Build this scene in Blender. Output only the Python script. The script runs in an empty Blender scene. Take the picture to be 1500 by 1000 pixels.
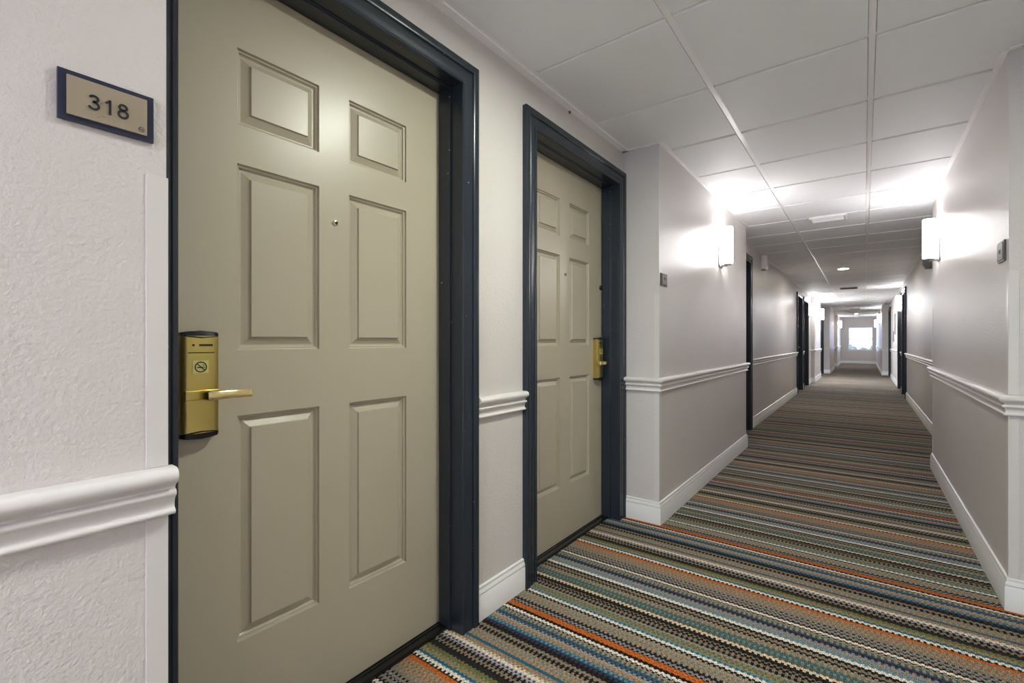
import bpy, bmesh, math, random
from mathutils import Vector, Matrix
random.seed(7)
S = bpy.context.scene
COL = S.collection

# ------------------------------------------------------------------ camera
F_PX = 676.0
YAW = math.atan((1266.0 - 750.0) / F_PX)
CAM_Z = 1.12
cam_d = bpy.data.cameras.new('camera')
cam_d.sensor_width = 36.0
cam_d.lens = F_PX / 1500.0 * 36.0
cam_d.clip_start = 0.02
cam_d.clip_end = 300
cam = bpy.data.objects.new('camera', cam_d)
cam.location = (0, 0, CAM_Z)
cam.rotation_euler = (math.pi / 2, 0, YAW)
COL.objects.link(cam)
S.camera = cam

# ------------------------------------------------------------------ view, world, lights
S.view_settings.view_transform = 'Standard'
S.view_settings.look = 'None'
S.view_settings.exposure = 2.42
S.view_settings.gamma = 1.0
S.view_settings.use_curve_mapping = False
# strengths and colours (red, green, blue) of every light source and the added fill
LIGHT = {
    'sky': (0.72, 0.90, 1.32),
    'sconce': (8.8, 8.6, 8.7),
    'sconce_top': (14, 13.5, 13.5),
    'downlight': (91, 97, 84),
    'downlight_far': (55, 51, 44),
    'panel': (17, 18.5, 20),
    'rear_fill': (18, 18, 18.5),  # added fill behind the camera, no known fixture
}


def split(c):
    m_ = max(max(c), 1e-6)
    return (c[0] / m_, c[1] / m_, c[2] / m_), m_


w = bpy.data.worlds.new('world')
S.world = w
w.use_nodes = True
bg = w.node_tree.nodes['Background']
c_, k_ = split(LIGHT['sky'])
bg.inputs[0].default_value = c_ + (1,)
bg.inputs[1].default_value = k_


# daylight enters from the world through the windows in the end wall and in the wall behind the camera
# (fixtures that hang in the corridor carry their own light, see their builders)


# ------------------------------------------------------------------ helpers
def lin(r, g, b):
    f = lambda c: (c / 255 / 12.92) if c / 255 <= 0.04045 else ((c / 255 + 0.055) / 1.055) ** 2.4
    return (f(r), f(g), f(b), 1.0)


def mat(name, col, rough=0.5, metal=0.0, spec=0.5):
    m = bpy.data.materials.new(name)
    m.use_nodes = True
    b = m.node_tree.nodes['Principled BSDF']
    b.inputs['Base Color'].default_value = col
    b.inputs['Roughness'].default_value = rough
    b.inputs['Metallic'].default_value = metal
    b.inputs['Specular IOR Level'].default_value = spec
    return m


def nodes(m):
    return m.node_tree.nodes, m.node_tree.links, m.node_tree.nodes['Principled BSDF']


def add_bump(m, scale=60, strength=0.2, dist=0.002, stretch=(1, 1, 1), detail=3, rough=0.5):
    n, l, b = nodes(m)
    tc = n.new('ShaderNodeTexCoord')
    mp = n.new('ShaderNodeMapping')
    mp.inputs['Scale'].default_value = stretch
    ns = n.new('ShaderNodeTexNoise')
    ns.inputs['Scale'].default_value = scale
    ns.inputs['Detail'].default_value = detail
    ns.inputs['Roughness'].default_value = rough
    bp = n.new('ShaderNodeBump')
    bp.inputs['Strength'].default_value = strength
    bp.inputs['Distance'].default_value = dist
    l.new(tc.outputs['Object'], mp.inputs[0])
    l.new(mp.outputs[0], ns.inputs['Vector'])
    l.new(ns.outputs['Fac'], bp.inputs['Height'])
    l.new(bp.outputs[0], b.inputs['Normal'])
    return ns, mp


def add_mottle(m, c1, c2, scale=3, detail=4):
    n, l, b = nodes(m)
    tc = n.new('ShaderNodeTexCoord')
    ns = n.new('ShaderNodeTexNoise')
    ns.inputs['Scale'].default_value = scale
    ns.inputs['Detail'].default_value = detail
    mx = n.new('ShaderNodeMix')
    mx.data_type = 'RGBA'
    mx.inputs[6].default_value = c1
    mx.inputs[7].default_value = c2
    l.new(tc.outputs['Object'], ns.inputs['Vector'])
    l.new(ns.outputs['Fac'], mx.inputs[0])
    l.new(mx.outputs[2], b.inputs['Base Color'])


def emissive(name, rgb):
    m = mat(name, (0.8, 0.8, 0.8, 1), 0.4)
    _, _, b = nodes(m)
    c_, k_ = split(rgb)
    b.inputs['Emission Color'].default_value = c_ + (1,)
    b.inputs['Emission Strength'].default_value = k_
    return m


# ------------------------------------------------------------------ materials
M = {}
M['wall'] = mat('wall_paint', (0.63, 0.59, 0.567, 1), 0.36, 0, 0.45)
add_mottle(M['wall'], (0.64, 0.60, 0.577, 1), (0.61, 0.57, 0.547, 1), 2.2, 3)
add_bump(M['wall'], 125, 1.0, 0.0022, detail=4, rough=0.55)
M['trim'] = mat('rail_paint', (0.69, 0.66, 0.64, 1), 0.32)
M['base'] = mat('baseboard_paint', (0.76, 0.755, 0.74, 1), 0.30)
M['guard'] = mat('corner_guard_vinyl', (0.655, 0.625, 0.60, 1), 0.28)
M['door'] = mat('door_paint', (0.45, 0.40, 0.305, 1), 0.34)
add_mottle(M['door'], (0.455, 0.405, 0.311, 1), (0.435, 0.385, 0.293, 1), 5, 4)
add_bump(M['door'], 240, 0.10, 0.0006, detail=3)
M['frame'] = mat('frame_paint', (0.017, 0.024, 0.035, 1), 0.27)
# small paint chips on the door frames
n, l, b = nodes(M['frame'])
tc = n.new('ShaderNodeTexCoord')
ns = n.new('ShaderNodeTexNoise')
ns.inputs['Scale'].default_value = 70
ns.inputs['Detail'].default_value = 2
cr = n.new('ShaderNodeValToRGB')
cr.color_ramp.elements[0].position = 0.765
cr.color_ramp.elements[0].color = (0.017, 0.024, 0.035, 1)
cr.color_ramp.elements[1].position = 0.78
cr.color_ramp.elements[1].color = (0.25, 0.26, 0.26, 1)
l.new(tc.outputs['Object'], ns.inputs['Vector'])
l.new(ns.outputs['Fac'], cr.inputs[0])
l.new(cr.outputs[0], b.inputs['Base Color'])
M['threshold'] = mat('black_threshold', (0.008, 0.008, 0.009, 1), 0.22)
M['brass'] = mat('brushed_brass', (0.58, 0.46, 0.15, 1), 0.30, 1.0)
add_bump(M['brass'], 300, 0.25, 0.0003, stretch=(1, 12, 1))
M['brass_bright'] = mat('polished_brass', (0.80, 0.66, 0.32, 1), 0.22, 1.0)
M['black'] = mat('black_plastic', (0.008, 0.008, 0.012, 1), 0.25)
M['sticker'] = mat('pale_gold_sticker', (0.62, 0.56, 0.20, 1), 0.4)
M['ink'] = mat('dark_print', (0.012, 0.012, 0.018, 1), 0.4)
M['navy'] = mat('navy_sign_back', (0.022, 0.026, 0.055, 1), 0.25)
M['tan'] = mat('tan_sign_face', (0.36, 0.30, 0.22, 1), 0.32, 0.25)
M['sign_grey'] = mat('grey_sign_face', (0.16, 0.145, 0.14, 1), 0.35, 0.3)
M['sign_dark'] = mat('dark_sign_back', (0.05, 0.045, 0.045, 1), 0.3)
M['chrome'] = mat('polished_metal', (0.62, 0.60, 0.50, 1), 0.15, 1.0)
M['lens'] = mat('viewer_lens', (0.01, 0.01, 0.01, 1), 0.05)
M['tile'] = mat('ceiling_tile', (0.87, 0.88, 0.89, 1), 0.62, 0, 0.4)
add_bump(M['tile'], 260, 0.16, 0.0008, detail=4)
M['tbar'] = mat('ceiling_grid_metal', (0.93, 0.92, 0.91, 1), 0.35)
M['plenum'] = mat('above_grid', (0.20, 0.20, 0.20, 1), 0.9)
M['glass_lit'] = emissive('lit_opal_glass', LIGHT['sconce'])
M['glass_end_lit'] = emissive('lit_sconce_opening', LIGHT['sconce_top'])
M['down_lit'] = emissive('lit_downlight_lens', LIGHT['downlight'])
M['down_lit_far'] = emissive('lit_downlight_lens_far', LIGHT['downlight_far'])
M['troffer_lit'] = emissive('lit_panel_lens', LIGHT['panel'])
M['rear_fill_lit'] = emissive('rear_fill_lens', LIGHT['rear_fill'])
M['nickel'] = mat('dull_nickel', (0.30, 0.28, 0.27, 1), 0.35, 0.8)
M['beige'] = mat('beige_plastic', (0.78, 0.75, 0.73, 1), 0.4)
M['greyplastic'] = mat('grey_plastic', (0.25, 0.235, 0.23, 1), 0.4)
M['white'] = mat('white_metal', (0.78, 0.78, 0.77, 1), 0.35)
M['vent_dark'] = mat('dark_vent_metal', (0.16, 0.155, 0.15, 1), 0.5)  # dark metal of the two farther vents
M['red'] = mat('red_cap', (0.28, 0.03, 0.015, 1), 0.4)
M['panel_white'] = mat('white_panel', (0.8, 0.8, 0.8, 1), 0.3)
M['vinyl_white'] = mat('window_frame_vinyl', (0.72, 0.73, 0.74, 1), 0.35)
M['grass'] = mat('lawn', (0.16, 0.165, 0.14, 1), 0.9)
M['leaf'] = mat('leaves', (0.11, 0.12, 0.10, 1), 0.8)
M['bark'] = mat('bark', (0.12, 0.09, 0.07, 1), 0.9)
# window glass: clear with a light reflection
gm = bpy.data.materials.new('window_glass')
gm.use_nodes = True
n, l = gm.node_tree.nodes, gm.node_tree.links
n.remove(n['Principled BSDF'])
tr = n.new('ShaderNodeBsdfTransparent')
tr.inputs[0].default_value = (0.95, 0.97, 0.97, 1)
gl = n.new('ShaderNodeBsdfGlossy')
gl.inputs['Roughness'].default_value = 0.02
fr = n.new('ShaderNodeFresnel')
fr.inputs[0].default_value = 1.45
mx = n.new('ShaderNodeMixShader')
l.new(fr.outputs[0], mx.inputs[0])
l.new(tr.outputs[0], mx.inputs[1])
l.new(gl.outputs[0], mx.inputs[2])
l.new(mx.outputs[0], n['Material Output'].inputs[0])
M['glass'] = gm


# ------------------------------------------------------------------ carpet
def carpet_material():
    m = mat('striped_carpet', (0.2, 0.2, 0.2, 1), 0.95, 0, 0.1)
    n, l, b = nodes(m)
    # palette
    BK = (0.010, 0.007, 0.006, 1)
    CH = (0.018, 0.017, 0.018, 1)
    TA = (0.19, 0.155, 0.115, 1)
    TL = (0.24, 0.205, 0.155, 1)
    GY = (0.20, 0.195, 0.205, 1)
    WH = (0.58, 0.55, 0.50, 1)
    CR = (0.52, 0.42, 0.30, 1)
    LV = (0.36, 0.32, 0.33, 1)
    BL = (0.022, 0.095, 0.15, 1)
    LB = (0.10, 0.20, 0.24, 1)
    TE = (0.055, 0.09, 0.085, 1)
    GN = (0.10, 0.115, 0.085, 1)
    NV = (0.03, 0.035, 0.08, 1)
    OL = (0.125, 0.12, 0.05, 1)
    GO = (0.20, 0.175, 0.095, 1)
    OR = (0.40, 0.105, 0.02, 1)
    OD = (0.26, 0.06, 0.012, 1)
    TO = (0.25, 0.135, 0.07, 1)
    rows = [  # (start y, even cell, odd cell)
        (1.070, TL, TO), (1.077, OR, OR), (1.091, OR, OD), (1.0965, BK, BK), (1.1025, WH, BK), (1.109, WH, WH), (1.117, LB, WH),
        (1.122, BL, BL), (1.131, TL, BL), (1.136, GO, GO), (1.150, OL, GO), (1.161, OL, OL), (1.173, CH, OL), (1.178, CH, CH),
        (1.196, BK, CH), (1.203, BK, TA), (1.210, TA, TA), (1.217, TA, BK), (1.224, BK, BK), (1.231, GY, BK), (1.238, LV, GY),
        (1.245, NV, LV), (1.252, LV, WH), (1.259, CR, WH), (1.270, CR, TL), (1.279, TO, TL), (1.289, TL, TO), (1.296, BL, BL),
        (1.310, TO, TL), (1.321, TA, TL), (1.340, TL, TA), (1.357, BK, TA), (1.366, BK, BK), (1.372, BK, TA), (1.378, TA, TA),
        (1.388, TA, BK), (1.395, BK, CH), (1.411, CH, NV), (1.425, BL, NV), (1.432, LB, BL), (1.445, BL, TL), (1.451, TO, TL),
        (1.462, TL, TL), (1.471, LV, TL), (1.478, NV, TL), (1.485, BL, NV), (1.500, TE, BL), (1.508, TE, TL), (1.518, TL, TL),
        (1.526, BK, TL), (1.532, WH, BK), (1.539, WH, WH), (1.546, BK, WH), (1.553, BK, BK),
        (1.560, BK, OD), (1.566, OR, OR), (1.575, OR, OD), (1.582, OR, OR), (1.590, BK, OR), (1.595, GY, BK), (1.602, GY, GY), (1.610, BK, GY),
        (1.617, CH, BK), (1.624, TL, CH), (1.631, TL, TA), (1.650, TA, TL), (1.668, TL, TL), (1.684, TL, BK), (1.690, BK, BK), (1.696, BK, WH),
        (1.702, WH, WH), (1.711, LB, WH), (1.716, BL, LB), (1.727, GO, LB), (1.735, OL, GO), (1.748, GO, GN), (1.760, GY, TL), (1.770, BK, TL),
        (1.776, BK, BK), (1.782, BK, TA), (1.789, TA, TA), (1.796, BK, TA), (1.803, BK, BK), (1.810, TA, BK), (1.816, BK, TA),
        (1.822, BK, CH), (1.843, CR, BK), (1.849, CR, CR), (1.859, TE, CR), (1.865, TE, GN), (1.882, TE, LB), (1.898, GN, TE), (1.910, TL, GN),
        (1.921, TL, TA), (1.940, BK, TL), (1.947, BK, BK), (1.953, TA, BK), (1.960, TA, TA), (1.969, BK, TA), (1.976, BK, BK), (1.985, WH, BK),
        (1.991, WH, WH), (2.003, LB, WH), (2.010, LB, GY), (2.030, TL, GY), (2.050, GY, NV), (2.058, NV, CH), (2.075, NV, TE), (2.083, TE, TL), (2.100, TL, TA),
        (2.112, BK, TL), (2.119, WH, BK), (2.126, WH, WH), (2.133, BK, WH), (2.140, BK, BK), (2.146, TA, BK), (2.154, GY, TA), (2.162, BK, GY), (2.170, GY, BK),
        (2.178, GY, TA), (2.186, BK, GY), (2.194, TA, TA), (2.206, TL, TA), (2.222, TO, TL), (2.236, TO, TL), (2.248, TL, TO),
    ]
    y0, P = 1.070, 1.193
    tc = n.new('ShaderNodeTexCoord')
    sp = n.new('ShaderNodeSeparateXYZ')
    l.new(tc.outputs['Object'], sp.inputs[0])

    def math_(op, a, bb=None, c=None):
        q = n.new('ShaderNodeMath')
        q.operation = op
        for i, v in enumerate((a, bb, c)):
            if v is None:
                continue
            if isinstance(v, (int, float)):
                q.inputs[i].default_value = v
            else:
                l.new(v, q.inputs[i])
        return q.outputs[0]
    # slight waviness of the yarn rows
    wob = n.new('ShaderNodeTexNoise')
    wob.inputs['Scale'].default_value = 90
    l.new(tc.outputs['Object'], wob.inputs['Vector'])
    wv = math_('MULTIPLY', math_('SUBTRACT', wob.outputs['Fac'], 0.5), 0.007)
    yy = math_('ADD', sp.outputs[1], wv)
    ph = math_('DIVIDE', math_('FLOORED_MODULO', math_('SUBTRACT', yy, y0), P), P)
    # even / odd cells along the corridor's width
    xc = math_('FLOORED_MODULO', math_('DIVIDE', math_('ADD', sp.outputs[0], math_('MULTIPLY', wv, 0.6)), 0.0185), 1.0)
    odd = math_('GREATER_THAN', xc, 0.5)

    def ramps(idx):
        chunks = [rows[i:i + 31] for i in range(0, len(rows), 31)]
        out = None
        for ci, ch in enumerate(chunks):
            r = n.new('ShaderNodeValToRGB')
            cr = r.color_ramp
            cr.interpolation = 'CONSTANT'
            l.new(ph, r.inputs[0])
            while len(cr.elements) < len(ch):
                cr.elements.new(0.99)
            for e, row in zip(cr.elements, ch):
                e.position = max(0, (row[0] - y0) / P)
            for e, row in zip(cr.elements, ch):
                e.color = row[idx]
            if out is None:
                out = r.outputs[0]
            else:
                mx = n.new('ShaderNodeMix')
                mx.data_type = 'RGBA'
                l.new(math_('GREATER_THAN', ph, (ch[0][0] - y0) / P), mx.inputs[0])
                l.new(out, mx.inputs[6])
                l.new(r.outputs[0], mx.inputs[7])
                out = mx.outputs[2]
        return out
    A, B = ramps(1), ramps(2)
    mx = n.new('ShaderNodeMix')
    mx.data_type = 'RGBA'
    l.new(odd, mx.inputs[0])
    l.new(A, mx.inputs[6])
    l.new(B, mx.inputs[7])
    col = mx.outputs[2]
    # yarn flecks: fine brightness noise and sparse coloured flecks
    mp = n.new('ShaderNodeMapping')
    mp.inputs['Scale'].default_value = (2.4, 0.75, 1)
    l.new(tc.outputs['Object'], mp.inputs[0])
    fn = n.new('ShaderNodeTexNoise')
    fn.inputs['Scale'].default_value = 150
    fn.inputs['Detail'].default_value = 2
    l.new(mp.outputs[0], fn.inputs['Vector'])
    mr = n.new('ShaderNodeMapRange')
    mr.inputs[1].default_value = 0.3
    mr.inputs[2].default_value = 0.7
    mr.inputs[3].default_value = 0.35
    mr.inputs[4].default_value = 1.75
    l.new(fn.outputs['Fac'], mr.inputs[0])
    ml = n.new('ShaderNodeMix')
    ml.data_type = 'RGBA'
    ml.blend_type = 'MULTIPLY'
    ml.inputs[0].default_value = 1
    l.new(col, ml.inputs[6])
    l.new(mr.outputs[0], ml.inputs[7])
    hn = n.new('ShaderNodeTexNoise')
    hn.inputs['Scale'].default_value = 75
    hn.inputs['Detail'].default_value = 3
    l.new(mp.outputs[0], hn.inputs['Vector'])
    hr = n.new('ShaderNodeValToRGB')
    e = hr.color_ramp.elements
    e[0].position, e[0].color = 0.38, (0.66, 1.04, 1.22, 1)
    e[1].position, e[1].color = 0.64, (1.38, 0.96, 0.66, 1)
    k = e.new(0.5)
    k.color = (1, 1, 1, 1)
    l.new(hn.outputs['Fac'], hr.inputs[0])
    m2 = n.new('ShaderNodeMix')
    m2.data_type = 'RGBA'
    m2.blend_type = 'MULTIPLY'
    m2.inputs[0].default_value = 1
    l.new(ml.outputs[2], m2.inputs[6])
    l.new(hr.outputs[0], m2.inputs[7])
    l.new(m2.outputs[2], b.inputs['Base Color'])
    bp = n.new('ShaderNodeBump')
    bp.inputs['Strength'].default_value = 0.7
    bp.inputs['Distance'].default_value = 0.003
    l.new(fn.outputs['Fac'], bp.inputs['Height'])
    l.new(bp.outputs[0], b.inputs['Normal'])
    return m


M['carpet'] = carpet_material()


# ------------------------------------------------------------------ mesh helpers
def box(bm, x0, x1, y0, y1, z0, z1):
    vs = [bm.verts.new(p) for p in ((x0, y0, z0), (x1, y0, z0), (x1, y1, z0), (x0, y1, z0), (x0, y0, z1), (x1, y0, z1), (x1, y1, z1), (x0, y1, z1))]
    for f in ((0, 3, 2, 1), (4, 5, 6, 7), (0, 1, 5, 4), (1, 2, 6, 5), (2, 3, 7, 6), (3, 0, 4, 7)):
        bm.faces.new([vs[i] for i in f])
    return vs


def sweep(bm, path, prof, closed_prof=True, cap=True, up=None):
    """path: points in plan (x, y); prof: (n, z) points, n measured to the left of travel."""
    pts = [Vector(p) for p in path]
    rings = []
    for i, p in enumerate(pts):
        d0 = (pts[i] - pts[i - 1]).normalized() if i > 0 else None
        d1 = (pts[i + 1] - pts[i]).normalized() if i < len(pts) - 1 else None
        n0 = Vector((-d0.y, d0.x)) if d0 else None
        n1 = Vector((-d1.y, d1.x)) if d1 else None
        if n0 and n1:
            nn = (n0 + n1).normalized()
            k = 1 / max(0.2, nn.dot(n0))
        else:
            nn, k = (n0 or n1), 1
        rings.append([bm.verts.new((p.x + nn.x * k * a, p.y + nn.y * k * a, z)) for a, z in prof])
    m = len(prof)
    for r0, r1 in zip(rings, rings[1:]):
        for j in range(m if closed_prof else m - 1):
            bm.faces.new((r0[j], r0[(j + 1) % m], r1[(j + 1) % m], r1[j]))
    if cap and closed_prof:
        bm.faces.new(rings[0])
        bm.faces.new(rings[-1][::-1])


def lathe(bm, prof, axis, origin, seg=24):
    """prof: (radius, height along axis)."""
    a = Vector(axis).normalized()
    t = Vector((0, 0, 1)) if abs(a.z) < 0.9 else Vector((1, 0, 0))
    u = a.cross(t).normalized()
    v = a.cross(u)
    o = Vector(origin)
    rings = []
    for r, h in prof:
        if r < 1e-6:
            rings.append([bm.verts.new(o + a * h)])
        else:
            rings.append([bm.verts.new(o + a * h + u * r * math.cos(2 * math.pi * k / seg) + v * r * math.sin(2 * math.pi * k / seg)) for k in range(seg)])
    for r0, r1 in zip(rings, rings[1:]):
        for k in range(seg):
            q = [r0[k % len(r0)], r0[(k + 1) % len(r0)], r1[(k + 1) % len(r1)], r1[k % len(r1)]]
            q2 = []
            for x in q:
                if x not in q2:
                    q2.append(x)
            if len(q2) > 2:
                bm.faces.new(q2)


def obj(name, bm, m, parent=None, smooth=None, bevel=0.0):
    bmesh.ops.recalc_face_normals(bm, faces=bm.faces)
    me = bpy.data.meshes.new(name)
    bm.to_mesh(me)
    bm.free()
    me.materials.append(m)
    o = bpy.data.objects.new(name, me)
    COL.objects.link(o)
    if parent is not None:
        o.parent = parent
    if smooth:
        for p in me.polygons:
            p.use_smooth = True
        try:
            me.set_sharp_from_angle(angle=math.radians(smooth))
        except Exception:
            pass
    if bevel:
        md = o.modifiers.new('bevel', 'BEVEL')
        md.width = bevel
        md.segments = 2
        md.limit_method = 'ANGLE'
    return o


def tag(o, label=None, cat=None, group=None, kind=None):
    if label:
        o['label'] = label
    if cat:
        o['category'] = cat
    if group:
        o['group'] = group
    if kind:
        o['kind'] = kind
    return o


def empty(name, loc=(0, 0, 0), rz=0):
    o = bpy.data.objects.new(name, None)
    o.location = loc
    o.rotation_euler = (0, 0, rz)
    o.empty_display_size = 0.1
    COL.objects.link(o)
    return o


def copy_tree(o, parent=None):
    c = o.copy()
    COL.objects.link(c)
    c.parent = parent
    for ch in list(o.children):
        copy_tree(ch, c)
    return c


# ------------------------------------------------------------------ plan of the corridor
CEIL = 2.345
TOPZ = 2.42
Y_BACK, Y_END = -3.3, 29.3
CW = 0.09     # casing width
DW = 1.096    # outer width of a door with its casing
HEAD = 2.105  # top of the opening
# doors: name, wall X, side (+1: faces +x), casing start y, lock near the start or the end
DOORS = [
    ('door_1', -1.235, 1, 0.277, 'start'),
    ('door_2', -1.235, 1, 1.697, 'end'),
    ('door_3', -1.155, 1, 5.44, 'start'),
    ('door_4', -1.155, 1, 11.58, 'end'),
    ('door_5', -1.155, 1, 12.94, 'start'),
    ('door_6', -1.155, 1, 18.44, 'end'),
    ('door_7', 0.655, -1, 11.78, 'end'),
    ('door_8', 0.655, -1, 13.26, 'start'),
    ('door_9', 0.655, -1, 18.42, 'end'),
]
DLABEL = {
    'door_1': 'large taupe six-panel door with brass card lock beside the 318 plate',
    'door_2': 'second taupe six-panel door, in the alcove next to the door of room 318',
    'door_3': 'dark framed doorway just past the first lit sconce on the 318 side',
    'door_4': 'nearer of the two dark framed doors halfway down on the 318 side',
    'door_5': 'farther of the two dark framed doors halfway down on the 318 side',
    'door_6': 'dark framed door far down the 318 side, before the last pier',
    'door_7': 'nearer dark framed door halfway down the side opposite room 318',
    'door_8': 'farther dark framed door halfway down the side opposite room 318, past a sconce',
    'door_9': 'dark framed door far down the side opposite room 318, before the far pier',
}
TH = 0.14
# wall pieces: (X face, side, y0, y1)
LEFT = [(-1.0, Y_BACK, 0.283), (-1.235, 0.283, 2.795), (-1.0, 2.795, 5.42), (-1.155, 5.42, 15.0), (-1.075, 15.0, 17.2),
        (-1.155, 17.2, 19.6), (-0.962, 19.6, 22.5), (-1.16, 22.5, 25.6), (-0.97, 25.6, Y_END)]
RIGHT = [(0.70, Y_BACK, 2.79), (0.48, 2.79, 5.50), (0.655, 5.50, 19.6), (0.472, 19.6, Y_END)]


def build_wall(name, pieces, side, label):
    bm = bmesh.new()
    for i, (X, a, b) in enumerate(pieces):
        back = X - side * 0.62
        ops = [(d[3] + CW * 0.7, d[3] + DW - CW * 0.7) for d in DOORS if d[2] == side and a < d[3] + DW / 2 < b]
        y = a
        for (o0, o1) in sorted(ops):
            box(bm, min(X, back), max(X, back), y, o0, 0, TOPZ)
            box(bm, min(X, back), max(X, back), o0, o1, HEAD + 0.02, TOPZ)
            xb = X - side * 0.165
            box(bm, min(xb, back), max(xb, back), o0, o1, 0, HEAD + 0.02)
            y = o1
        box(bm, min(X, back), max(X, back), y, b, 0, TOPZ)
    o = obj(name, bm, M['wall'])
    tag(o, label, 'wall', kind='structure')


build_wall('wall_left', LEFT, 1, 'taupe painted wall with alcoves and piers, carrying the doors of room 318 and its neighbour')
build_wall('wall_right', RIGHT, -1, 'taupe painted wall opposite the door of room 318, from the near pier to the far end')

# end wall with window hole, wall behind the camera with window hole
WY = Y_END
WX0, WX1, WZ0, WZ1 = -0.655, 0.350, 0.665, 1.850


def holed_wall(name, y0, y1, X0, X1, hx0, hx1, hz0, hz1, label):
    bm = bmesh.new()
    box(bm, X0, hx0, y0, y1, 0, TOPZ)
    box(bm, hx1, X1, y0, y1, 0, TOPZ)
    box(bm, hx0, hx1, y0, y1, 0, hz0)
    box(bm, hx0, hx1, y0, y1, hz1, TOPZ)
    tag(obj(name, bm, M['wall']), label, 'wall', kind='structure')


holed_wall('wall_end', WY, WY + 0.2, -1.7, 1.3, WX0, WX1, WZ0, WZ1, 'short end wall of the corridor around the bright window')
holed_wall('wall_back', Y_BACK - 0.2, Y_BACK, -1.7, 1.4, -1.0, 0.5, 0.6, 2.1, 'wall closing the corridor behind the camera')

bm = bmesh.new()
box(bm, -1.7, 1.4, Y_BACK - 0.2, WY + 0.2, -0.1, 0)
tag(obj('floor', bm, M['carpet']), 'carpet with crosswise orange, blue, black, white and taupe stripes', 'floor', kind='structure')


# ------------------------------------------------------------------ ceiling
XL = [-1.805, -1.195, -0.585, 0.025, 0.635, 1.245]
YL = [2.95 + 0.61 * k for k in range(-11, 45)]
bm = bmesh.new()
for i in range(5):
    for j in range(len(YL) - 1):
        g = 0.0135
        box(bm, XL[i] + g, XL[i + 1] - g, YL[j] + g, YL[j + 1] - g, CEIL - 0.008, CEIL + 0.02)
o = obj('ceiling', bm, M['tile'])
tag(o, 'dropped ceiling of square grey tiles in a metal grid', 'ceiling', kind='structure')
bm = bmesh.new()
for x in XL:
    box(bm, x - 0.012, x + 0.012, YL[0], YL[-1], CEIL - 0.0045, CEIL + 0.02)
for y in YL:
    for i in range(5):
        box(bm, XL[i] + 0.012, XL[i + 1] - 0.012, y - 0.012, y + 0.012, CEIL + 0.002, CEIL + 0.02)
gr = obj('ceiling_grid', bm, M['tbar'], o)
bm = bmesh.new()
box(bm, -1.75, 1.4, Y_BACK - 0.2, WY + 0.2, CEIL + 0.03, CEIL + 0.05)
obj('ceiling_deck', bm, M['plenum'], o)


def pieces_path(pieces, side, eps=0.0):
    pts = []
    for X, a, b in pieces:
        pts.append((X, a))
        pts.append((X, b))
    return pts


# wall angle at the top of the walls
def angle_run(name, pieces, side, label):
    bm = bmesh.new()
    for X, a, b in pieces:
        wd = 0.036 if (X, a) == (-1.235, 0.283) else 0.022
        x1 = X + side * wd
        box(bm, min(X, x1), max(X, x1), a, b, CEIL - 0.012, CEIL + 0.006)
    for (Xa, a, b), (Xb, c, d) in zip(pieces, pieces[1:]):
        lo, hi = min(Xa, Xb), max(Xa, Xb)
        # cross piece on the exposed side of the pier
        near = (Xb - Xa) * side > 0
        y0, y1 = (b - 0.022, b) if near else (b, b + 0.022)
        box(bm, lo, hi, y0, y1, CEIL - 0.012, CEIL + 0.006)
    tag(obj(name, bm, M['tbar']), label, 'ceiling trim', kind='structure')


angle_run('trim_1', LEFT, 1, 'thin white metal angle where the ceiling meets the 318 side wall')
angle_run('trim_2', RIGHT, -1, 'thin white metal angle where the ceiling meets the wall opposite room 318')

# ------------------------------------------------------------------ chair rails and baseboards
def arc(cn, cz, r, a0, a1, k=6, sn=1.0):
    return [(cn + sn * r * math.cos(math.radians(a0 + (a1 - a0) * i / k)), cz + r * math.sin(math.radians(a0 + (a1 - a0) * i / k))) for i in range(k + 1)]


RAIL = [(-0.002, 0.8965), (0.010, 0.8965)] + arc(0.022, 0.8825, 0.014, 90, -60, 8) + [(0.0215, 0.866), (0.0165, 0.861), (0.0165, 0.857)] + \
       arc(0.0175, 0.8505, 0.0065, 80, -70, 6) + [(0.0155, 0.840), (0.0125, 0.832), (0.0125, 0.824), (0.0135, 0.822)] + \
       arc(0.0135, 0.8165, 0.0055, 90, -90, 6) + [(-0.002, 0.811)]
BASE = [(-0.002, 0.0), (0.015, 0.0), (0.015, 0.098), (0.0125, 0.101), (0.0125, 0.104), (0.0145, 0.107), (0.0135, 0.115), (0.0095, 0.121), (0.0085, 0.1245),
        (0.0095, 0.127), (0.0085, 0.1325), (0.0045, 0.1355), (-0.002, 0.1355)]


def run(name, path, prof, m, label, cat):
    """path given so the corridor is on the left of travel"""
    bm = bmesh.new()
    sweep(bm, path, prof)
    tag(obj(name, bm, m, smooth=40), label, cat, kind='structure')


tn = [2]


def tname():
    tn[0] += 1
    return 'trim_%d' % tn[0]


def both(path, side, where):
    # left wall: travel in -y has the corridor (+x) on the left; right wall: travel in +y
    p = path[::-1] if side == 1 else path
    run(tname(), p, RAIL, M['trim'], 'white moulded chair rail ' + where, 'chair rail')
    run('baseboard_left' if side == 1 else 'baseboard_right', p, BASE, M['base'], 'white baseboard ' + where, 'baseboard')


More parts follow.
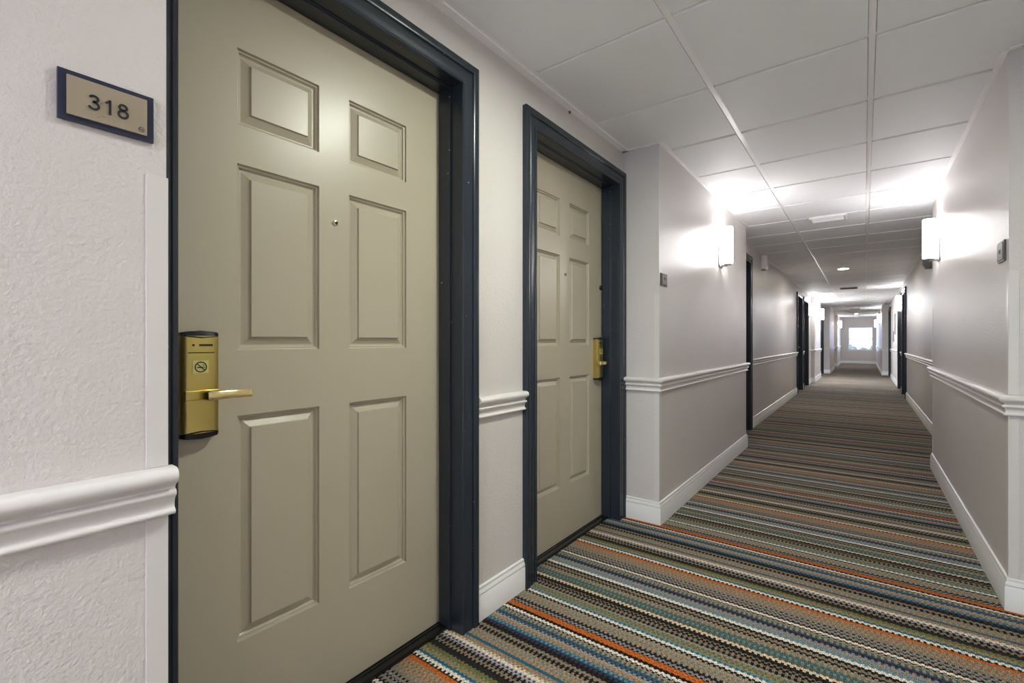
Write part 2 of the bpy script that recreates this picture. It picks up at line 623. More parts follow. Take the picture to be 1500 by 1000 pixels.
def segs(pieces, side):
    """runs of wall between door casings, following the corners"""
    out, cur = [], []
    for X, a, b in pieces:
        cur.append((X, a))
        for d in sorted([d for d in DOORS if d[2] == side and a < d[3] + DW / 2 < b], key=lambda q: q[3]):
            s, e = d[3] + 0.001, d[3] + DW - 0.001
            if s > cur[-1][1] + 0.005:
                cur.append((X, s))
            elif len(cur) > 1:
                cur[-1] = (X + side * 0.021, cur[-1][1])
            if len(cur) > 1:
                out.append(cur)
            cur = [(X, min(e, b))]
        if b > cur[-1][1] + 0.01:
            cur.append((X, b))
        else:
            cur = [(X + side * 0.021, b)]
    out.append(cur)
    return out


wl = ['under the 318 plate, ending at the door casing', 'on the short wall between the two taupe doors', 'wrapping the near pier past the second door',
      'between the first dark doorway and the paired doors on the 318 side', 'in the narrow gap between the paired doors on the 318 side',
      'around the shallow pier past the paired doors', 'around the far pier and on to the end wall, 318 side']
wr = ['around the near pier opposite the second taupe door and down to the paired doors', 'in the gap between the paired doors opposite room 318',
      'past the paired doors opposite room 318', 'around the far pier opposite room 318']
for i, (sg, wh) in enumerate(zip(segs(LEFT, 1), wl)):
    if i == 0:      # this run stops just past the corner instead of turning round it
        sg = [(-1.0, Y_BACK), (-1.0, 0.292)]
    both(sg, 1, wh)
for sg, wh in zip(segs(RIGHT, -1), wr):
    both(sg, -1, wh)
bm = bmesh.new()
sweep(bm, [(0.472, WY), (-0.97, WY)], BASE)
tag(obj('baseboard_end', bm, M['base'], smooth=40), 'white baseboard under the bright end window', 'baseboard', kind='structure')


# ------------------------------------------------------------------ doors
CASE = [(0.0, -0.002), (0.0, 0.018), (0.003, 0.021), (0.011, 0.021), (0.014, 0.0165), (0.020, 0.0165), (0.028, 0.0185), (0.040, 0.0205), (0.050, 0.021), (0.054, 0.0175), (0.058, 0.0175), (0.060, 0.0235),
        (0.066, 0.0265), (0.078, 0.0275), (0.086, 0.0265), (0.09, 0.022), (0.09, -0.002)]


def P3(X, side, n_, y, z):
    return (X + side * n_, y, z)


def strip(bm, loops):
    """loops: lists of vertices, bridge consecutive"""
    for a, b in zip(loops, loops[1:]):
        m = len(a)
        for k in range(m - 1):
            bm.faces.new((a[k], a[k + 1], b[k + 1], b[k]))


def hbox(bm, X, side, n0, n1, y0, y1, z0, z1):
    a, b = X + side * n0, X + side * n1
    return box(bm, min(a, b), max(a, b), y0, y1, z0, z1)


def make_door(name, X, side, s, lockend):
    root = empty(name, (X, s + DW / 2, 0))
    tag(root, DLABEL[name], 'door', kind='structure')
    base = Vector((X, s + DW / 2, 0))

    def fin(nm, bm, m, parent=root, **k):
        if parent is root:
            bmesh.ops.translate(bm, verts=bm.verts, vec=-base)
        else:
            bmesh.ops.translate(bm, verts=bm.verts, vec=-base)
        return obj(nm, bm, m, parent, **k)
    y0, y1 = s + CW, s + DW - CW
    H = HEAD
    # casing with mitred corners, jambs and stops in one frame
    bm = bmesh.new()
    rings = []
    for (yy, zz, sy, sz) in ((y0, 0.0, -1, 0), (y0, H, -1, 1), (y1, H, 1, 1), (y1, 0.0, 1, 0)):
        rings.append([bm.verts.new(P3(X, side, d, yy + sy * o_, zz + sz * o_)) for o_, d in CASE])
    for r0, r1 in zip(rings, rings[1:]):
        for j in range(len(CASE)):
            k = (j + 1) % len(CASE)
            bm.faces.new((r0[j], r0[k], r1[k], r1[j]))
    bm.faces.new(rings[0])
    bm.faces.new(rings[-1][::-1])
    fin('door_casing', bm, M['frame'], smooth=25)
    JAMB = [(0.010, 0.0), (-0.040, 0.0), (-0.041, 0.009), (-0.100, 0.009), (-0.100, -0.03), (0.010, -0.03)]   # (depth, towards opening)
    bm = bmesh.new()
    rings = []
    for (yy, zz, sy, sz) in ((y0, 0.0, 1, 0), (y0, H, 1, -1), (y1, H, -1, -1), (y1, 0.0, -1, 0)):
        rings.append([bm.verts.new(P3(X, side, d, yy + sy * (o_ + 0.0005), zz + sz * (o_ + 0.0005))) for d, o_ in JAMB])
    for r0, r1 in zip(rings, rings[1:]):
        for j in range(len(JAMB)):
            k = (j + 1) % len(JAMB)
            bm.faces.new((r0[j], r0[k], r1[k], r1[j]))
    bm.faces.new(rings[0])
    bm.faces.new(rings[-1][::-1])
    fin('door_jamb', bm, M['frame'], bevel=0.0012)
    # slab with six raised panels
    N = -0.105
    sy0, sy1, sz0, sz1 = y0 + 0.004, y1 - 0.004, 0.012, H - 0.006
    c = (sy0 + sy1) / 2
    ys = [sy0, c - 0.287, c - 0.052, c + 0.052, c + 0.289, sy1]
    zs = [sz0, 0.310, 0.920, 1.097, 1.600, 1.705, 1.911, sz1]
    bm = bmesh.new()
    gv = {}

    def V(i, j):
        if (i, j) not in gv:
            gv[(i, j)] = bm.verts.new(P3(X, side, N, ys[i], zs[j]))
        return gv[(i, j)]
    prof = [(0.0020, -0.0075), (0.0055, -0.0085), (0.0070, -0.0080), (0.0085, -0.0130), (0.0120, -0.0160), (0.0150, -0.0160), (0.0345, -0.0060), (0.0368, -0.0005), (0.0385, -0.0005)]
    for i in range(5):
        for j in range(7):
            q = [V(i, j), V(i + 1, j), V(i + 1, j + 1), V(i, j + 1)]
            if i in (1, 3) and j in (1, 3, 5):
                cur = q
                for o_, d in prof:
                    nxt = [bm.verts.new(P3(X, side, N + d, yy, zz)) for yy, zz in
                           ((ys[i] + o_, zs[j] + o_), (ys[i + 1] - o_, zs[j] + o_), (ys[i + 1] - o_, zs[j + 1] - o_), (ys[i] + o_, zs[j + 1] - o_))]
                    for k in range(4):
                        bm.faces.new((cur[k], cur[(k + 1) % 4], nxt[(k + 1) % 4], nxt[k]))
                    cur = nxt
                bm.faces.new(cur)
            else:
                bm.faces.new(q)
    # edges and back of the slab
    bl = []
    rim = [(i, 0) for i in range(5)] + [(5, j) for j in range(7)] + [(i, 7) for i in range(5, 0, -1)] + [(0, j) for j in range(7, 0, -1)]
    rv = [V(*q) for q in rim]
    bv = [bm.verts.new(P3(X, side, N - 0.044, ys[i], zs[j])) for i, j in rim]
    for k in range(len(rv)):
        kk = (k + 1) % len(rv)
        bm.faces.new((rv[k], rv[kk], bv[kk], bv[k]))
    bm.faces.new(bv)
    fin('door_leaf', bm, M['door'])
    # threshold with ridges
    bm = bmesh.new()
    hbox(bm, X, side, -0.150, -0.055, y0, y1, 0.0, 0.009)
    hbox(bm, X, side, -0.096, -0.088, y0 + 0.01, y1 - 0.01, 0.008, 0.0125)
    hbox(bm, X, side, -0.068, -0.059, y0 + 0.01, y1 - 0.01, 0.008, 0.012)
    fin('threshold', bm, M['threshold'], bevel=0.0015)
    # door viewer
    bm = bmesh.new()
    lathe(bm, [(0, 0.0045), (0.0048, 0.0045), (0.0052, 0.0055), (0.0078, 0.005), (0.0092, 0.002), (0.0092, -0.002)], (side, 0, 0), P3(X, side, N, c + 0.002, 1.497), 20)
    pv = fin('peephole', bm, M['chrome'], smooth=30)
    bm = bmesh.new()
    lathe(bm, [(0, 0.0056), (0.0035, 0.0052), (0.0047, 0.0046)], (side, 0, 0), P3(X, side, N, c + 0.002, 1.497), 14)
    fin('peephole_lens', bm, M['lens'], pv, smooth=60)
    if name == 'door_2':
        # small dark bumper at the latch edge, above the lock
        bm = bmesh.new()
        lathe(bm, [(0, 0.012), (0.009, 0.011), (0.013, 0.007), (0.014, 0.0003), (0, 0.0003)], (side, 0, 0), P3(X, side, N, sy1 - 0.016, 1.462), 16)
        fin('edge_bumper', bm, M['black'], smooth=40)
    # card lock
    t = 1 if lockend == 'start' else -1
    ye = sy0 if t == 1 else sy1      # the edge the lock sits at

    def L(a):                       # distance from that edge -> y
        return ye + t * a
    W0, W1, Z0, Z1 = 0.030, 0.113, 0.893, 1.134
    sec = [(W0, 0.0), (W0, 0.024), (W0 + 0.004, 0.029), (W0 + 0.014, 0.0325), (0.5 * (W0 + W1), 0.0345), (W1 - 0.014, 0.0325), (W1 - 0.004, 0.029), (W1, 0.024), (W1, 0.0)]

    def lockshape(bm, za, zb, grow=0.0):
        r = []
        for z in (za, zb):
            r.append([bm.verts.new(P3(X, side, N + d + (grow if d > 0 else 0), L(a + (grow if a > 0.05 else -grow)), z)) for a, d in sec])
        m = len(sec)
        for k in range(m):
            bm.faces.new((r[0][k], r[0][(k + 1) % m], r[1][(k + 1) % m], r[1][k]))
        bm.faces.new(r[0])
        bm.faces.new(r[1][::-1])
        return r
    bm = bmesh.new()
    lockshape(bm, Z0, Z1)
    lock = fin('card_lock', bm, M['brass'], smooth=35)
    lock['label'] = 'brass card lock with black ends'
    for nm, za, zb in (('lock_top_cap', Z1, Z1 + 0.011), ('lock_bottom_cap', Z0 - 0.013, Z0)):
        bm = bmesh.new()
        ra = []
        steps = 10
        # cap whose inner edge bows towards the body
        m = len(sec)
        sgn = 1 if nm == 'lock_top_cap' else -1
        zi, zo = (Z1, Z1 + 0.008) if sgn == 1 else (Z0, Z0 - 0.010)
        lo, hi = [], []
        for a, d in sec:
            k_ = 1 - ((a - 0.5 * (W0 + W1)) / (0.5 * (W1 - W0))) ** 2
            lo.append(bm.verts.new(P3(X, side, N + d + (0.0008 if d > 0 else 0), L(a), zi - sgn * 0.006 * k_)))
            hi.append(bm.verts.new(P3(X, side, N + d * 0.9, L(a), zo + sgn * 0.005 * k_)))
        for k in range(m):
            bm.faces.new((lo[k], lo[(k + 1) % m], hi[(k + 1) % m], hi[k]))
        bm.faces.new(lo)
        bm.faces.new(hi[::-1])
        fin(nm, bm, M['black'], lock, smooth=35)

    def decal(bm, a0, a1, z0, z1, n0=0.0325, n1=0.0355):
        ya, yb = L(a0), L(a1)
        hbox(bm, X, side, N + n0, N + n1, min(ya, yb), max(ya, yb), z0, z1)
    bm = bmesh.new()
    decal(bm, 0.066, 0.096, 1.1085, 1.1135, 0.031, 0.0345)
    lathe(bm, [(0, 0), (0.0028, 0), (0.0028, -0.003)], (side, 0, 0), P3(X, side, N + 0.0348, L(0.054), 1.111), 10)
    fin('status_lights', bm, M['black'], lock)
    bm = bmesh.new()
    decal(bm, 0.043, 0.100, 1.0912, 1.0933, 0.030, 0.0350)
    fin('card_slot', bm, M['black'], lock)
    bm = bmesh.new()
    decal(bm, 0.052, 0.087, 1.041, 1.073, 0.0325, 0.0350)
    st = fin('no_smoking_sticker', bm, M['sticker'], lock)
    no_smoking(fin, X, side, N + 0.0350, L(0.0695), 1.057, 0.0135, lock)
    # lever: neck, then a flat bar that sweeps towards the middle of the door
    zc = 0.9875
    pts = [(0.076, 0.030), (0.075, 0.058), (0.079, 0.070), (0.090, 0.0745), (0.110, 0.073), (0.130, 0.0715), (0.152, 0.073), (0.166, 0.0765), (0.172, 0.080)]
    hs = [0.0115, 0.0112, 0.011, 0.0105, 0.010, 0.0095, 0.0095, 0.010, 0.010]
    ths = [0.010, 0.010, 0.009, 0.006, 0.0050, 0.0045, 0.0045, 0.005, 0.004]
    bm = bmesh.new()
    rings = []
    for k, (a, d) in enumerate(pts):
        p0 = Vector(pts[max(0, k - 1)])
        p1 = Vector(pts[min(len(pts) - 1, k + 1)])
        tdir = (p1 - p0).normalized()
        nn = Vector((-tdir.y, tdir.x))
        r = []
        for sn, sz in ((-1, -0.7), (-1, 0.7), (-0.6, 1), (0.6, 1), (1, 0.7), (1, -0.7), (0.6, -1), (-0.6, -1)):
            q = Vector((a, d)) + nn * ths[k] * sn
            r.append(bm.verts.new(P3(X, side, N + q.y, L(q.x), zc + hs[k] * sz)))
        rings.append(r)
    for r0, r1 in zip(rings, rings[1:]):
        for k in range(8):
            bm.faces.new((r0[k], r0[(k + 1) % 8], r1[(k + 1) % 8], r1[k]))
    bm.faces.new(rings[0])
    bm.faces.new(rings[-1][::-1])
    lv = fin('lever_handle', bm, M['brass_bright'], lock, smooth=40)
    # collar ledge across the body above the neck
    bm = bmesh.new()
    decal(bm, W0 + 0.006, W1 - 0.002, zc - 0.012, zc + 0.012, 0.028, 0.0375)
    fin('lever_collar', bm, M['brass'], lock, bevel=0.002)
    return root


def no_smoking(fin, X, side, n0, yc, zc, R, parent):
    """ring with a bar and a cigarette; drawn the same way round on every door"""
    bm = bmesh.new()
    seg = 28
    rs = []
    for rr in (R, R * 0.80):
        rs.append([bm.verts.new(P3(X, side, n0 + 0.0006, yc + rr * math.cos(2 * math.pi * k / seg), zc + rr * math.sin(2 * math.pi * k / seg))) for k in range(seg)])
    for k in range(seg):
        bm.faces.new((rs[0][k], rs[0][(k + 1) % seg], rs[1][(k + 1) % seg], rs[1][k]))

    def bar(p0, p1, wdt, nn):
        d = (Vector(p1) - Vector(p0)).normalized()
        q = Vector((-d.y, d.x)) * wdt / 2
        vs = [Vector(p0) + q, Vector(p1) + q, Vector(p1) - q, Vector(p0) - q]
        bm.faces.new([bm.verts.new(P3(X, side, nn, yc + side * v.x, zc + v.y)) for v in vs])
    k = R * 0.65
    bar((-k, k), (k, -k), R * 0.17, n0 + 0.0008)
    bar((-R * 0.62, -R * 0.08), (R * 0.40, -R * 0.08), R * 0.2, n0 + 0.0007)
    bar((R * 0.47, -R * 0.08), (R * 0.60, -R * 0.08), R * 0.2, n0 + 0.0007)
    bar((R * 0.50, R * 0.08), (R * 0.35, R * 0.40), R * 0.08, n0 + 0.0007)
    bar((R * 0.35, R * 0.38), (R * 0.55, R * 0.50), R * 0.08, n0 + 0.0007)
    for f in bm.faces:
        pass
    return fin('no_smoking_symbol', bm, M['ink'], parent)


for d in DOORS:
    make_door(*d)


# ------------------------------------------------------------------ room signs
def make_sign(X, side, y0, y1, z0, z1, label, text=None):
    yc = (y0 + y1) / 2
    root = empty('room_number_sign', (X, yc, (z0 + z1) / 2))
    tag(root, label, 'sign')
    base = Vector(root.location)

    def fin(nm, bm, m, parent=root, **k):
        bmesh.ops.translate(bm, verts=bm.verts, vec=-base)
        return obj(nm, bm, m, parent, **k)
    bm = bmesh.new()
    hbox(bm, X, side, 0.0005, 0.007, y0, y1, z0, z1)
    fin('sign_backing', bm, M['navy'] if text else M['sign_dark'], bevel=0.0008)
    bm = bmesh.new()
    hbox(bm, X, side, 0.007, 0.0105, y0 + 0.0105, y1 - 0.0105, z0 + 0.0085, z1 - 0.0085)
    face = fin('sign_face', bm, M['tan'] if text else M['sign_grey'], bevel=0.0005)
    if text:
        bm = bmesh.new()

        def stroke(pts, wd=0.0031, closed=False):
            P_ = [Vector(p) for p in pts]
            m_ = len(P_)
            L_, R_ = [], []
            for k in range(m_):
                p0 = P_[k - 1] if (k > 0 or closed) else P_[k]
                p1 = P_[(k + 1) % m_] if (k < m_ - 1 or closed) else P_[k]
                d_ = (p1 - p0).normalized()
                nn = Vector((-d_.y, d_.x)) * wd / 2
                L_.append([bm.verts.new(P3(X, side, h_, yc + (P_[k] + nn).x, z0 + (P_[k] + nn).y)) for h_ in (0.0106, 0.0122)])
                R_.append([bm.verts.new(P3(X, side, h_, yc + (P_[k] - nn).x, z0 + (P_[k] - nn).y)) for h_ in (0.0106, 0.0122)])
            for k in range(m_ if closed else m_ - 1):
                q_ = (k + 1) % m_
                bm.faces.new((L_[k][1], L_[q_][1], R_[q_][1], R_[k][1]))
                bm.faces.new((L_[k][0], L_[q_][0], L_[q_][1], L_[k][1]))
                bm.faces.new((R_[k][0], R_[q_][0], R_[q_][1], R_[k][1]))

        def ell(cx, cz, rx, rz, a0, a1, n_=16):
            return [(cx + rx * math.cos(math.radians(a0 + (a1 - a0) * k / n_)), cz + rz * math.sin(math.radians(a0 + (a1 - a0) * k / n_))) for k in range(n_ + 1)]
        b0 = 0.0255                      # foot of the figures above the plate's lower edge
        c3, c1, c8 = -0.0190, -0.0005, 0.0180
        stroke(ell(c3, b0 + 0.0180, 0.0050, 0.0046, 165, -80) + [(c3 - 0.0014, b0 + 0.0131)])
        stroke([(c3 - 0.0014, b0 + 0.0131)] + ell(c3, b0 + 0.0070, 0.0060, 0.0057, 80, -165))
        stroke([(c1 + 0.0016, b0), (c1 + 0.0016, b0 + 0.0236)])
        stroke([(c1 + 0.0010, b0 + 0.0225), (c1 - 0.0010, b0 + 0.0195), (c1 - 0.0045, b0 + 0.0176)], 0.0026)
        stroke(ell(c8, b0 + 0.0182, 0.0049, 0.0044, 0, 348, 20), closed=True)
        stroke(ell(c8, b0 + 0.0072, 0.0060, 0.0059, 0, 348, 20), closed=True)
        fin('room_number', bm, M['ink'], face)
        # braille dots under the number
        bm = bmesh.new()
        dots = [(-0.014, 0, 0), (-0.0115, 0, 1), (-0.0115, 0, 2), (-0.007, 0, 2), (-0.0045, 0, 2), (0.0, 0, 2), (0.006, 0, 2), (0.006, 0, 1), (0.0085, 0, 0)]
        for a, _, r in dots:
            bmesh.ops.create_icosphere(bm, subdivisions=1, radius=0.0007, matrix=Matrix.Translation(P3(X, side, 0.0106, yc + a, z0 + 0.0165 + r * 0.0019)))
        fin('braille_dots', bm, M['tan'], face)
        no_smoking(fin, X, side, 0.0106, y1 - 0.0185, z0 + 0.0165, 0.0042, face)
    else:
        bm = bmesh.new()
        for k, a in enumerate((-0.012, 0.0, 0.012)):
            hbox(bm, X, side, 0.0105, 0.0112, yc + a - 0.0035, yc + a + 0.0035, z0 + 0.036, z0 + 0.054)
        fin('raised_digits', bm, M['ink'], face)
    return root


make_sign(-1.0, 1, 0.1405, 0.2630, 1.468, 1.547, 'tan and navy room plate reading 318 on the wall beside the big door', '318')
make_sign(-1.0, 1, 2.815, 2.925, 1.466, 1.543, 'small grey room plate on the pier past the second taupe door')
make_sign(0.48, -1, 2.835, 2.955, 1.466, 1.555, 'small grey room plate on the near pier opposite the taupe doors')

# ------------------------------------------------------------------ corner guards
GL = {
    0: ('beside the 318 door casing', (-1.0, 0.283), 1, -1),
    1: ('near edge of the pier past the second door', (-1.0, 2.795), 1, 1),
    2: ('near edge of the pier facing the doors', (0.48, 2.79), -1, 1),
    3: ('far edge of the pier facing the doors', (0.48, 5.50), -1, -1),
}
for k, (wh, (cx, cy), side, dy) in GL.items():
    for up, (z0, z1) in (('above', (0.897, 1.414)), ('below', (0.1365, 0.8105))):
        bm = bmesh.new()
        t, wg = 0.0025, 0.030
        # L section in plan: one wing along the wall face, one wing round the corner
        a = cx + side * t
        x_in = cx - side * wg
        wy0, wy1 = (cy - t, cy + wg) if dy == 1 else (cy - wg, cy + t)
        box(bm, min(cx, a), max(cx, a), wy0, wy1, z0, z1)
        py0, py1 = (cy - t, cy) if dy == 1 else (cy, cy + t)
        box(bm, min(x_in, cx), max(x_in, cx), py0, py1, z0, z1)
        o = obj('corner_guard', bm, M['guard'], bevel=0.0008)
        tag(o, 'pale corner guard %s the chair rail, %s' % (up, wh), 'corner guard', 'vinyl corner guards on the wall corners')


# ------------------------------------------------------------------ sconces
def make_sconce():
    root = empty('wall_sconce')
    # local: +x away from wall, wall at x = 0, z centre of glass at 0
    bm = bmesh.new()
    box(bm, 0.0005, 0.012, -0.058, 0.058, -0.185, -0.010)
    obj('back_plate', bm, M['nickel'], root, bevel=0.002)
    bm = bmesh.new()
    box(bm, 0.008, 0.060, -0.010, 0.010, -0.180, -0.166)
    obj('bracket_arm', bm, M['nickel'], root, bevel=0.002)
    bm = bmesh.new()
    pr = [(0.034, -0.158), (0.040, -0.157), (0.041, -0.150), (0.041, 0.150), (0.040, 0.157), (0.034, 0.158), (0.034, 0.150), (0.034, -0.150), (0.034, -0.158)]
    lathe(bm, pr, (0, 0, 1), (0.062, 0, 0), 32)
    obj('glass_shade', bm, M['glass_lit'], root, smooth=40)
    bm = bmesh.new()
    lathe(bm, [(0, 0.146), (0.033, 0.146), (0.033, 0.149), (0, 0.149)], (0, 0, 1), (0.062, 0, 0), 24)
    obj('open_top', bm, M['glass_end_lit'], root)
    bm = bmesh.new()
    lathe(bm, [(0, -0.170), (0.030, -0.170), (0.036, -0.166), (0.036, -0.159), (0, -0.159)], (0, 0, 1), (0.062, 0, 0), 24)
    obj('shade_holder', bm, M['nickel'], root, smooth=40)
    return root


SC = [(-1.0, 1, 4.30, 'lit white cylinder sconce, the largest, on the pier past the second taupe door'),
      (0.48, -1, 5.02, 'lit white cylinder sconce near the far edge of the pier opposite the taupe doors'),
      (-1.155, 1, 14.40, 'lit sconce just past the paired dark doors on the 318 side'),
      (-1.075, 1, 16.9, 'lit sconce on the shallow pier beyond the paired doors on the 318 side'),
      (-0.97, 1, 27.3, 'tiny lit sconce nearest the end window on the 318 side'),
      (0.655, -1, 13.06, 'lit sconce between the paired dark doors on the side opposite room 318'),
      (0.472, -1, 21.2, 'lit sconce on the far pier opposite room 318'),
      (0.472, -1, 27.0, 'tiny lit sconce nearest the end window on the side opposite room 318')]
proto = make_sconce()
for i, (X, side, y, lb) in enumerate(SC):
    o = proto if i == 0 else copy_tree(proto)
    o.location = (X, y, 1.95)
    o.rotation_euler = (0, 0, 0 if side == 1 else math.pi)
    tag(o, lb, 'wall lamp', 'wall sconces along the corridor')

# ------------------------------------------------------------------ ceiling fixtures
LZ = CEIL - 0.008


def downlight(y, m, label):
    root = empty('downlight', (-0.28, y, LZ))
    tag(root, label, 'ceiling lamp', 'recessed downlights along the corridor')
    bm = bmesh.new()
    lathe(bm, [(0.072, -0.0002), (0.094, -0.0002), (0.092, -0.004), (0.080, -0.007), (0.072, -0.004), (0.072, -0.0002)], (0, 0, 1), (0, 0, 0), 36)
    obj('trim_ring', bm, M['white'], root, smooth=40)
    bm = bmesh.new()
    lathe(bm, [(0, -0.0035), (0.0715, -0.0025), (0.0715, -0.0002), (0, -0.0002)], (0, 0, 1), (0, 0, 0), 36)
    obj('light_lens', bm, m, root, smooth=40)


def panel_light(x, y, label, m):
    root = empty('ceiling_panel_light', (x, y, LZ))
    tag(root, label, 'ceiling lamp')
    bm = bmesh.new()
    for q in ((-0.305, -0.28, -0.305, 0.305), (0.28, 0.305, -0.305, 0.305), (-0.28, 0.28, -0.305, -0.28), (-0.28, 0.28, 0.28, 0.305)):
        box(bm, *q, -0.010, -0.0003)
    obj('light_frame', bm, M['white'], root)
    bm = bmesh.new()
    box(bm, -0.2795, 0.2795, -0.2795, 0.2795, -0.007, -0.0005)
    obj('diffuser', bm, m, root)


panel_light(-0.89, 16.06, 'bright square panel light set in the ceiling above the paired doors, 318 side', M['troffer_lit'])
panel_light(-0.28, -2.24, 'added square fill panel at the ceiling behind the camera, out of view', M['rear_fill_lit'])  # unseen glowing panel added to brighten the near walls and ceiling
downlight(1.425, M['down_lit'], 'round lit downlight just above the top of the view, between the taupe doors')
downlight(9.50, M['down_lit_far'], 'round lit downlight in the ceiling between the first and second ceiling vents')
downlight(25.3, M['down_lit_far'], 'small round lit downlight in the ceiling close to the end window')


def vent(x, y, wx, wy, label, mm, slat):
    root = empty('ceiling_vent', (x, y, LZ))
    tag(root, label, 'vent', 'ceiling vents along the corridor')
    bm = bmesh.new()
    fw = 0.022
    hx, hy = wx / 2, wy / 2
    for q in ((-hx, -hx + fw, -hy, hy), (hx - fw, hx, -hy, hy), (-hx + fw, hx - fw, -hy, -hy + fw), (-hx + fw, hx - fw, hy - fw, hy)):
        box(bm, *q, -0.016, -0.0003)
    obj('vent_frame', bm, mm, root, bevel=0.003)
    bm = bmesh.new()
    k = 7
    for i in range(k):
        yy = -hy + fw + (wy - 2 * fw) * (i + 0.5) / k
        v = [bm.verts.new(p) for p in ((-hx + fw, yy - 0.007, -0.003), (hx - fw, yy - 0.007, -0.003), (hx - fw, yy + 0.007, -0.013), (-hx + fw, yy + 0.007, -0.013),
                                      (-hx + fw, yy - 0.007, -0.0015), (hx - fw, yy - 0.007, -0.0015), (hx - fw, yy + 0.007, -0.0115), (-hx + fw, yy + 0.007, -0.0115))]
        for f in ((0, 3, 2, 1), (4, 5, 6, 7), (0, 1, 5, 4), (1, 2, 6, 5), (2, 3, 7, 6), (3, 0, 4, 7)):
            bm.faces.new([v[j] for j in f])
    obj('slats', bm, slat, root)


vent(-0.285, 5.50, 0.30, 0.20, 'white rectangular ceiling vent between the two nearest lit sconces', M['white'], M['white'])
vent(-0.28, 13.0, 0.32, 0.30, 'dark ceiling vent beyond the round downlight, near the paired doors', M['vent_dark'], M['vent_dark'])
vent(-0.28, 21.4, 0.32, 0.30, 'small dark ceiling vent far down the corridor, before the last downlight', M['vent_dark'], M['vent_dark'])


# alarm boxes high on the walls
def alarm(X, side, y, zc, h, wy, dp, m, m2, label):
    root = empty('alarm_box', (X, y, zc), 0 if side == 1 else math.pi)
    tag(root, label, 'alarm', 'alarm boxes high on the walls')
    bm = bmesh.new()
    pts = [(0.0005, -h / 2), (dp * 0.75, -h / 2), (dp, -h / 2 + 0.03), (dp, h / 2 - 0.01), (dp - 0.01, h / 2), (0.0005, h / 2)]
    r0 = [bm.verts.new((a, -wy / 2, z)) for a, z in pts]
    r1 = [bm.verts.new((a, wy / 2, z)) for a, z in pts]
    for k in range(len(pts)):
        kk = (k + 1) % len(pts)
        bm.faces.new((r0[k], r0[kk], r1[kk], r1[k]))
    bm.faces.new(r0)
    bm.faces.new(r1[::-1])
    obj('housing', bm, m, root, bevel=0.004)
    bm = bmesh.new()
    box(bm, 0.0005, dp * 0.7, -wy / 2 + 0.01, wy / 2 - 0.01, -h / 2 - 0.012, -h / 2)
    obj('lower_plate', bm, m2, root)


alarm(-1.155, 1, 7.35, 2.235, 0.19, 0.13, 0.075, M['beige'], M['greyplastic'], 'pale box-shaped alarm high on the wall just past the first dark doorway')
alarm(-1.16, 1, 25.0, 2.235, 0.19, 0.13, 0.09, M['beige'], M['greyplastic'], 'tiny pale alarm box high on the far wall near the end window')
alarm(0.655, -1, 7.6, 2.125, 0.20, 0.13, 0.09, M['greyplastic'], M['greyplastic'], 'grey alarm box seen just behind the sconce on the pier opposite the taupe doors')

# framed white panels on the far wall opposite room 318
for y, z0, z1, lb in ((15.9, 1.30, 1.86, 'upright framed white panel on the wall past the paired doors, opposite room 318'),
                      (16.6, 1.12, 1.40, 'small framed white panel just past the taller one, opposite room 318')):
    root = empty('framed_panel', (0.655, y, (z0 + z1) / 2), math.pi)
    tag(root, lb, 'notice')
    h = (z1 - z0) / 2
    bm = bmesh.new()
    for q in ((-0.15, -0.13, -h, h), (0.13, 0.15, -h, h), (-0.13, 0.13, -h, -h + 0.02), (-0.13, 0.13, h - 0.02, h)):
        box(bm, 0.0005, 0.018, q[0], q[1], q[2], q[3])
    obj('frame', bm, M['nickel'], root)
    bm = bmesh.new()
    box(bm, 0.0005, 0.010, -0.1295, 0.1295, -h + 0.0205, h - 0.0205)
    obj('panel_sheet', bm, M['panel_white'], root)

# tiny red cap where wall meets ceiling above the second door
bm = bmesh.new()
lathe(bm, [(0, 0.010), (0.004, 0.009), (0.0075, 0.004), (0.0085, 0.0002), (0, 0.0002)], (1, 0, 0), (-1.235, 2.115, 2.326), 14)
tag(obj('red_stopper', bm, M['red'], smooth=40), 'tiny red cap on the wall just under the ceiling, above the second taupe door', 'cap')


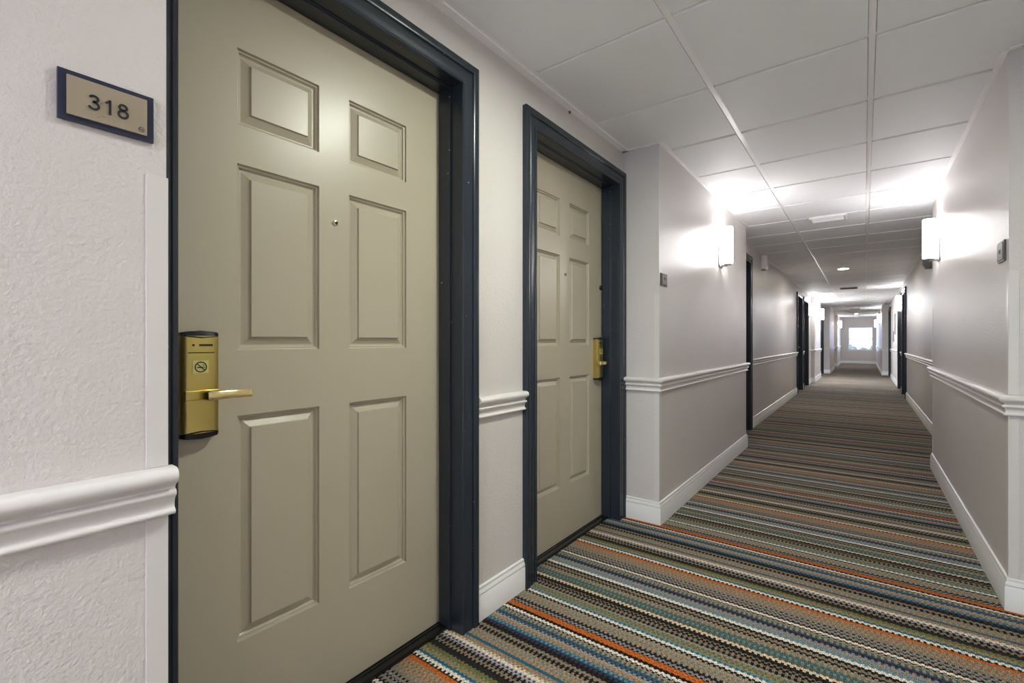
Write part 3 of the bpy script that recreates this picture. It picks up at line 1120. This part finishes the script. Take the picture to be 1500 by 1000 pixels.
# ------------------------------------------------------------------ windows
def window(name, y, x0, x1, z0, z1, d, label):
    root = empty(name, ((x0 + x1) / 2, y, z0))
    tag(root, label, 'window', kind='structure')
    ox, oz = (x0 + x1) / 2, z0
    hw, H = (x1 - x0) / 2, z1 - z0
    fw = 0.045
    bm = bmesh.new()
    ya, yb = (0.07, 0.13)
    if d < 0:
        ya, yb = -yb, -ya
    for q in ((-hw, -hw + fw, 0, H), (hw - fw, hw, 0, H), (-hw + fw, hw - fw, 0, fw), (-hw + fw, hw - fw, H - fw, H)):
        box(bm, q[0], q[1], ya, yb, q[2], q[3])
    obj('window_frame', bm, M['vinyl_white'], root)
    bm = bmesh.new()
    box(bm, -hw + fw, hw - fw, ya + 0.01, yb - 0.01, H / 2 - 0.028, H / 2 + 0.028)
    obj('meeting_rail', bm, M['nickel'], root)
    for a, b in ((fw, H / 2 - 0.028), (H / 2 + 0.028, H - fw)):
        bm = bmesh.new()
        ym = (ya + yb) / 2
        bm.faces.new([bm.verts.new(p) for p in ((-hw + fw, ym, a), (hw - fw, ym, a), (hw - fw, ym, b), (-hw + fw, ym, b))])
        obj('pane', bm, M['glass'], root)
    bm = bmesh.new()
    sa, sb = (-0.03, 0.07) if d > 0 else (-0.07, 0.03)
    box(bm, -hw - 0.03, hw + 0.03, sa, sb if d > 0 else sb, -0.022, 0.0)
    obj('window_sill', bm, M['base'], root)


window('window_1', WY, WX0, WX1, WZ0, WZ1, 1, 'bright two-sash window in the end wall of the corridor')
window('window_2', Y_BACK, -1.0, 0.5, 0.6, 2.1, -1, 'window in the wall behind the camera')

# ------------------------------------------------------------------ outside the end window
bm = bmesh.new()
box(bm, -40, 40, WY + 4, 110, -6.2, -6.0)
tag(obj('lawn', bm, M['grass']), 'pale washed out ground seen through the end window', 'ground', kind='structure')
for i, (x, y, r, zc) in enumerate(((-1.9, 52, 1.75, -0.75), (-0.2, 60, 2.1, -1.2), (1.7, 68, 1.9, -0.8))):
    root = empty('tree', (x, y, -6.0))
    tag(root, ('pale leafy tree at the dark-framed edge of the end window, 318 side', 'pale leafy tree in the middle of the end window',
               'pale leafy tree at the edge of the end window opposite the 318 side')[i], 'tree', 'trees outside the end window')
    bm = bmesh.new()
    rnd = random.Random(i)
    for k in range(34):
        a, b_, c_ = rnd.uniform(0, 6.28), rnd.uniform(-0.9, 0.9), rnd.uniform(0.2, 1)
        q = Vector((math.cos(a) * r * c_ * math.sqrt(1 - b_ * b_), math.sin(a) * r * c_ * math.sqrt(1 - b_ * b_), b_ * r * 0.75 + zc + 6))
        bmesh.ops.create_icosphere(bm, subdivisions=2, radius=r * rnd.uniform(0.2, 0.34), matrix=Matrix.Translation(q))
    for v in bm.verts:
        v.co += Vector((rnd.uniform(-1, 1), rnd.uniform(-1, 1), rnd.uniform(-1, 1))) * 0.10
    obj('foliage', bm, M['leaf'], root)
    bm = bmesh.new()
    lathe(bm, [(0.30, 0), (0.2, 2.0), (0.15, 6 + zc)], (0, 0, 1), (0, 0, 0), 10)
    obj('trunk', bm, M['bark'], root)
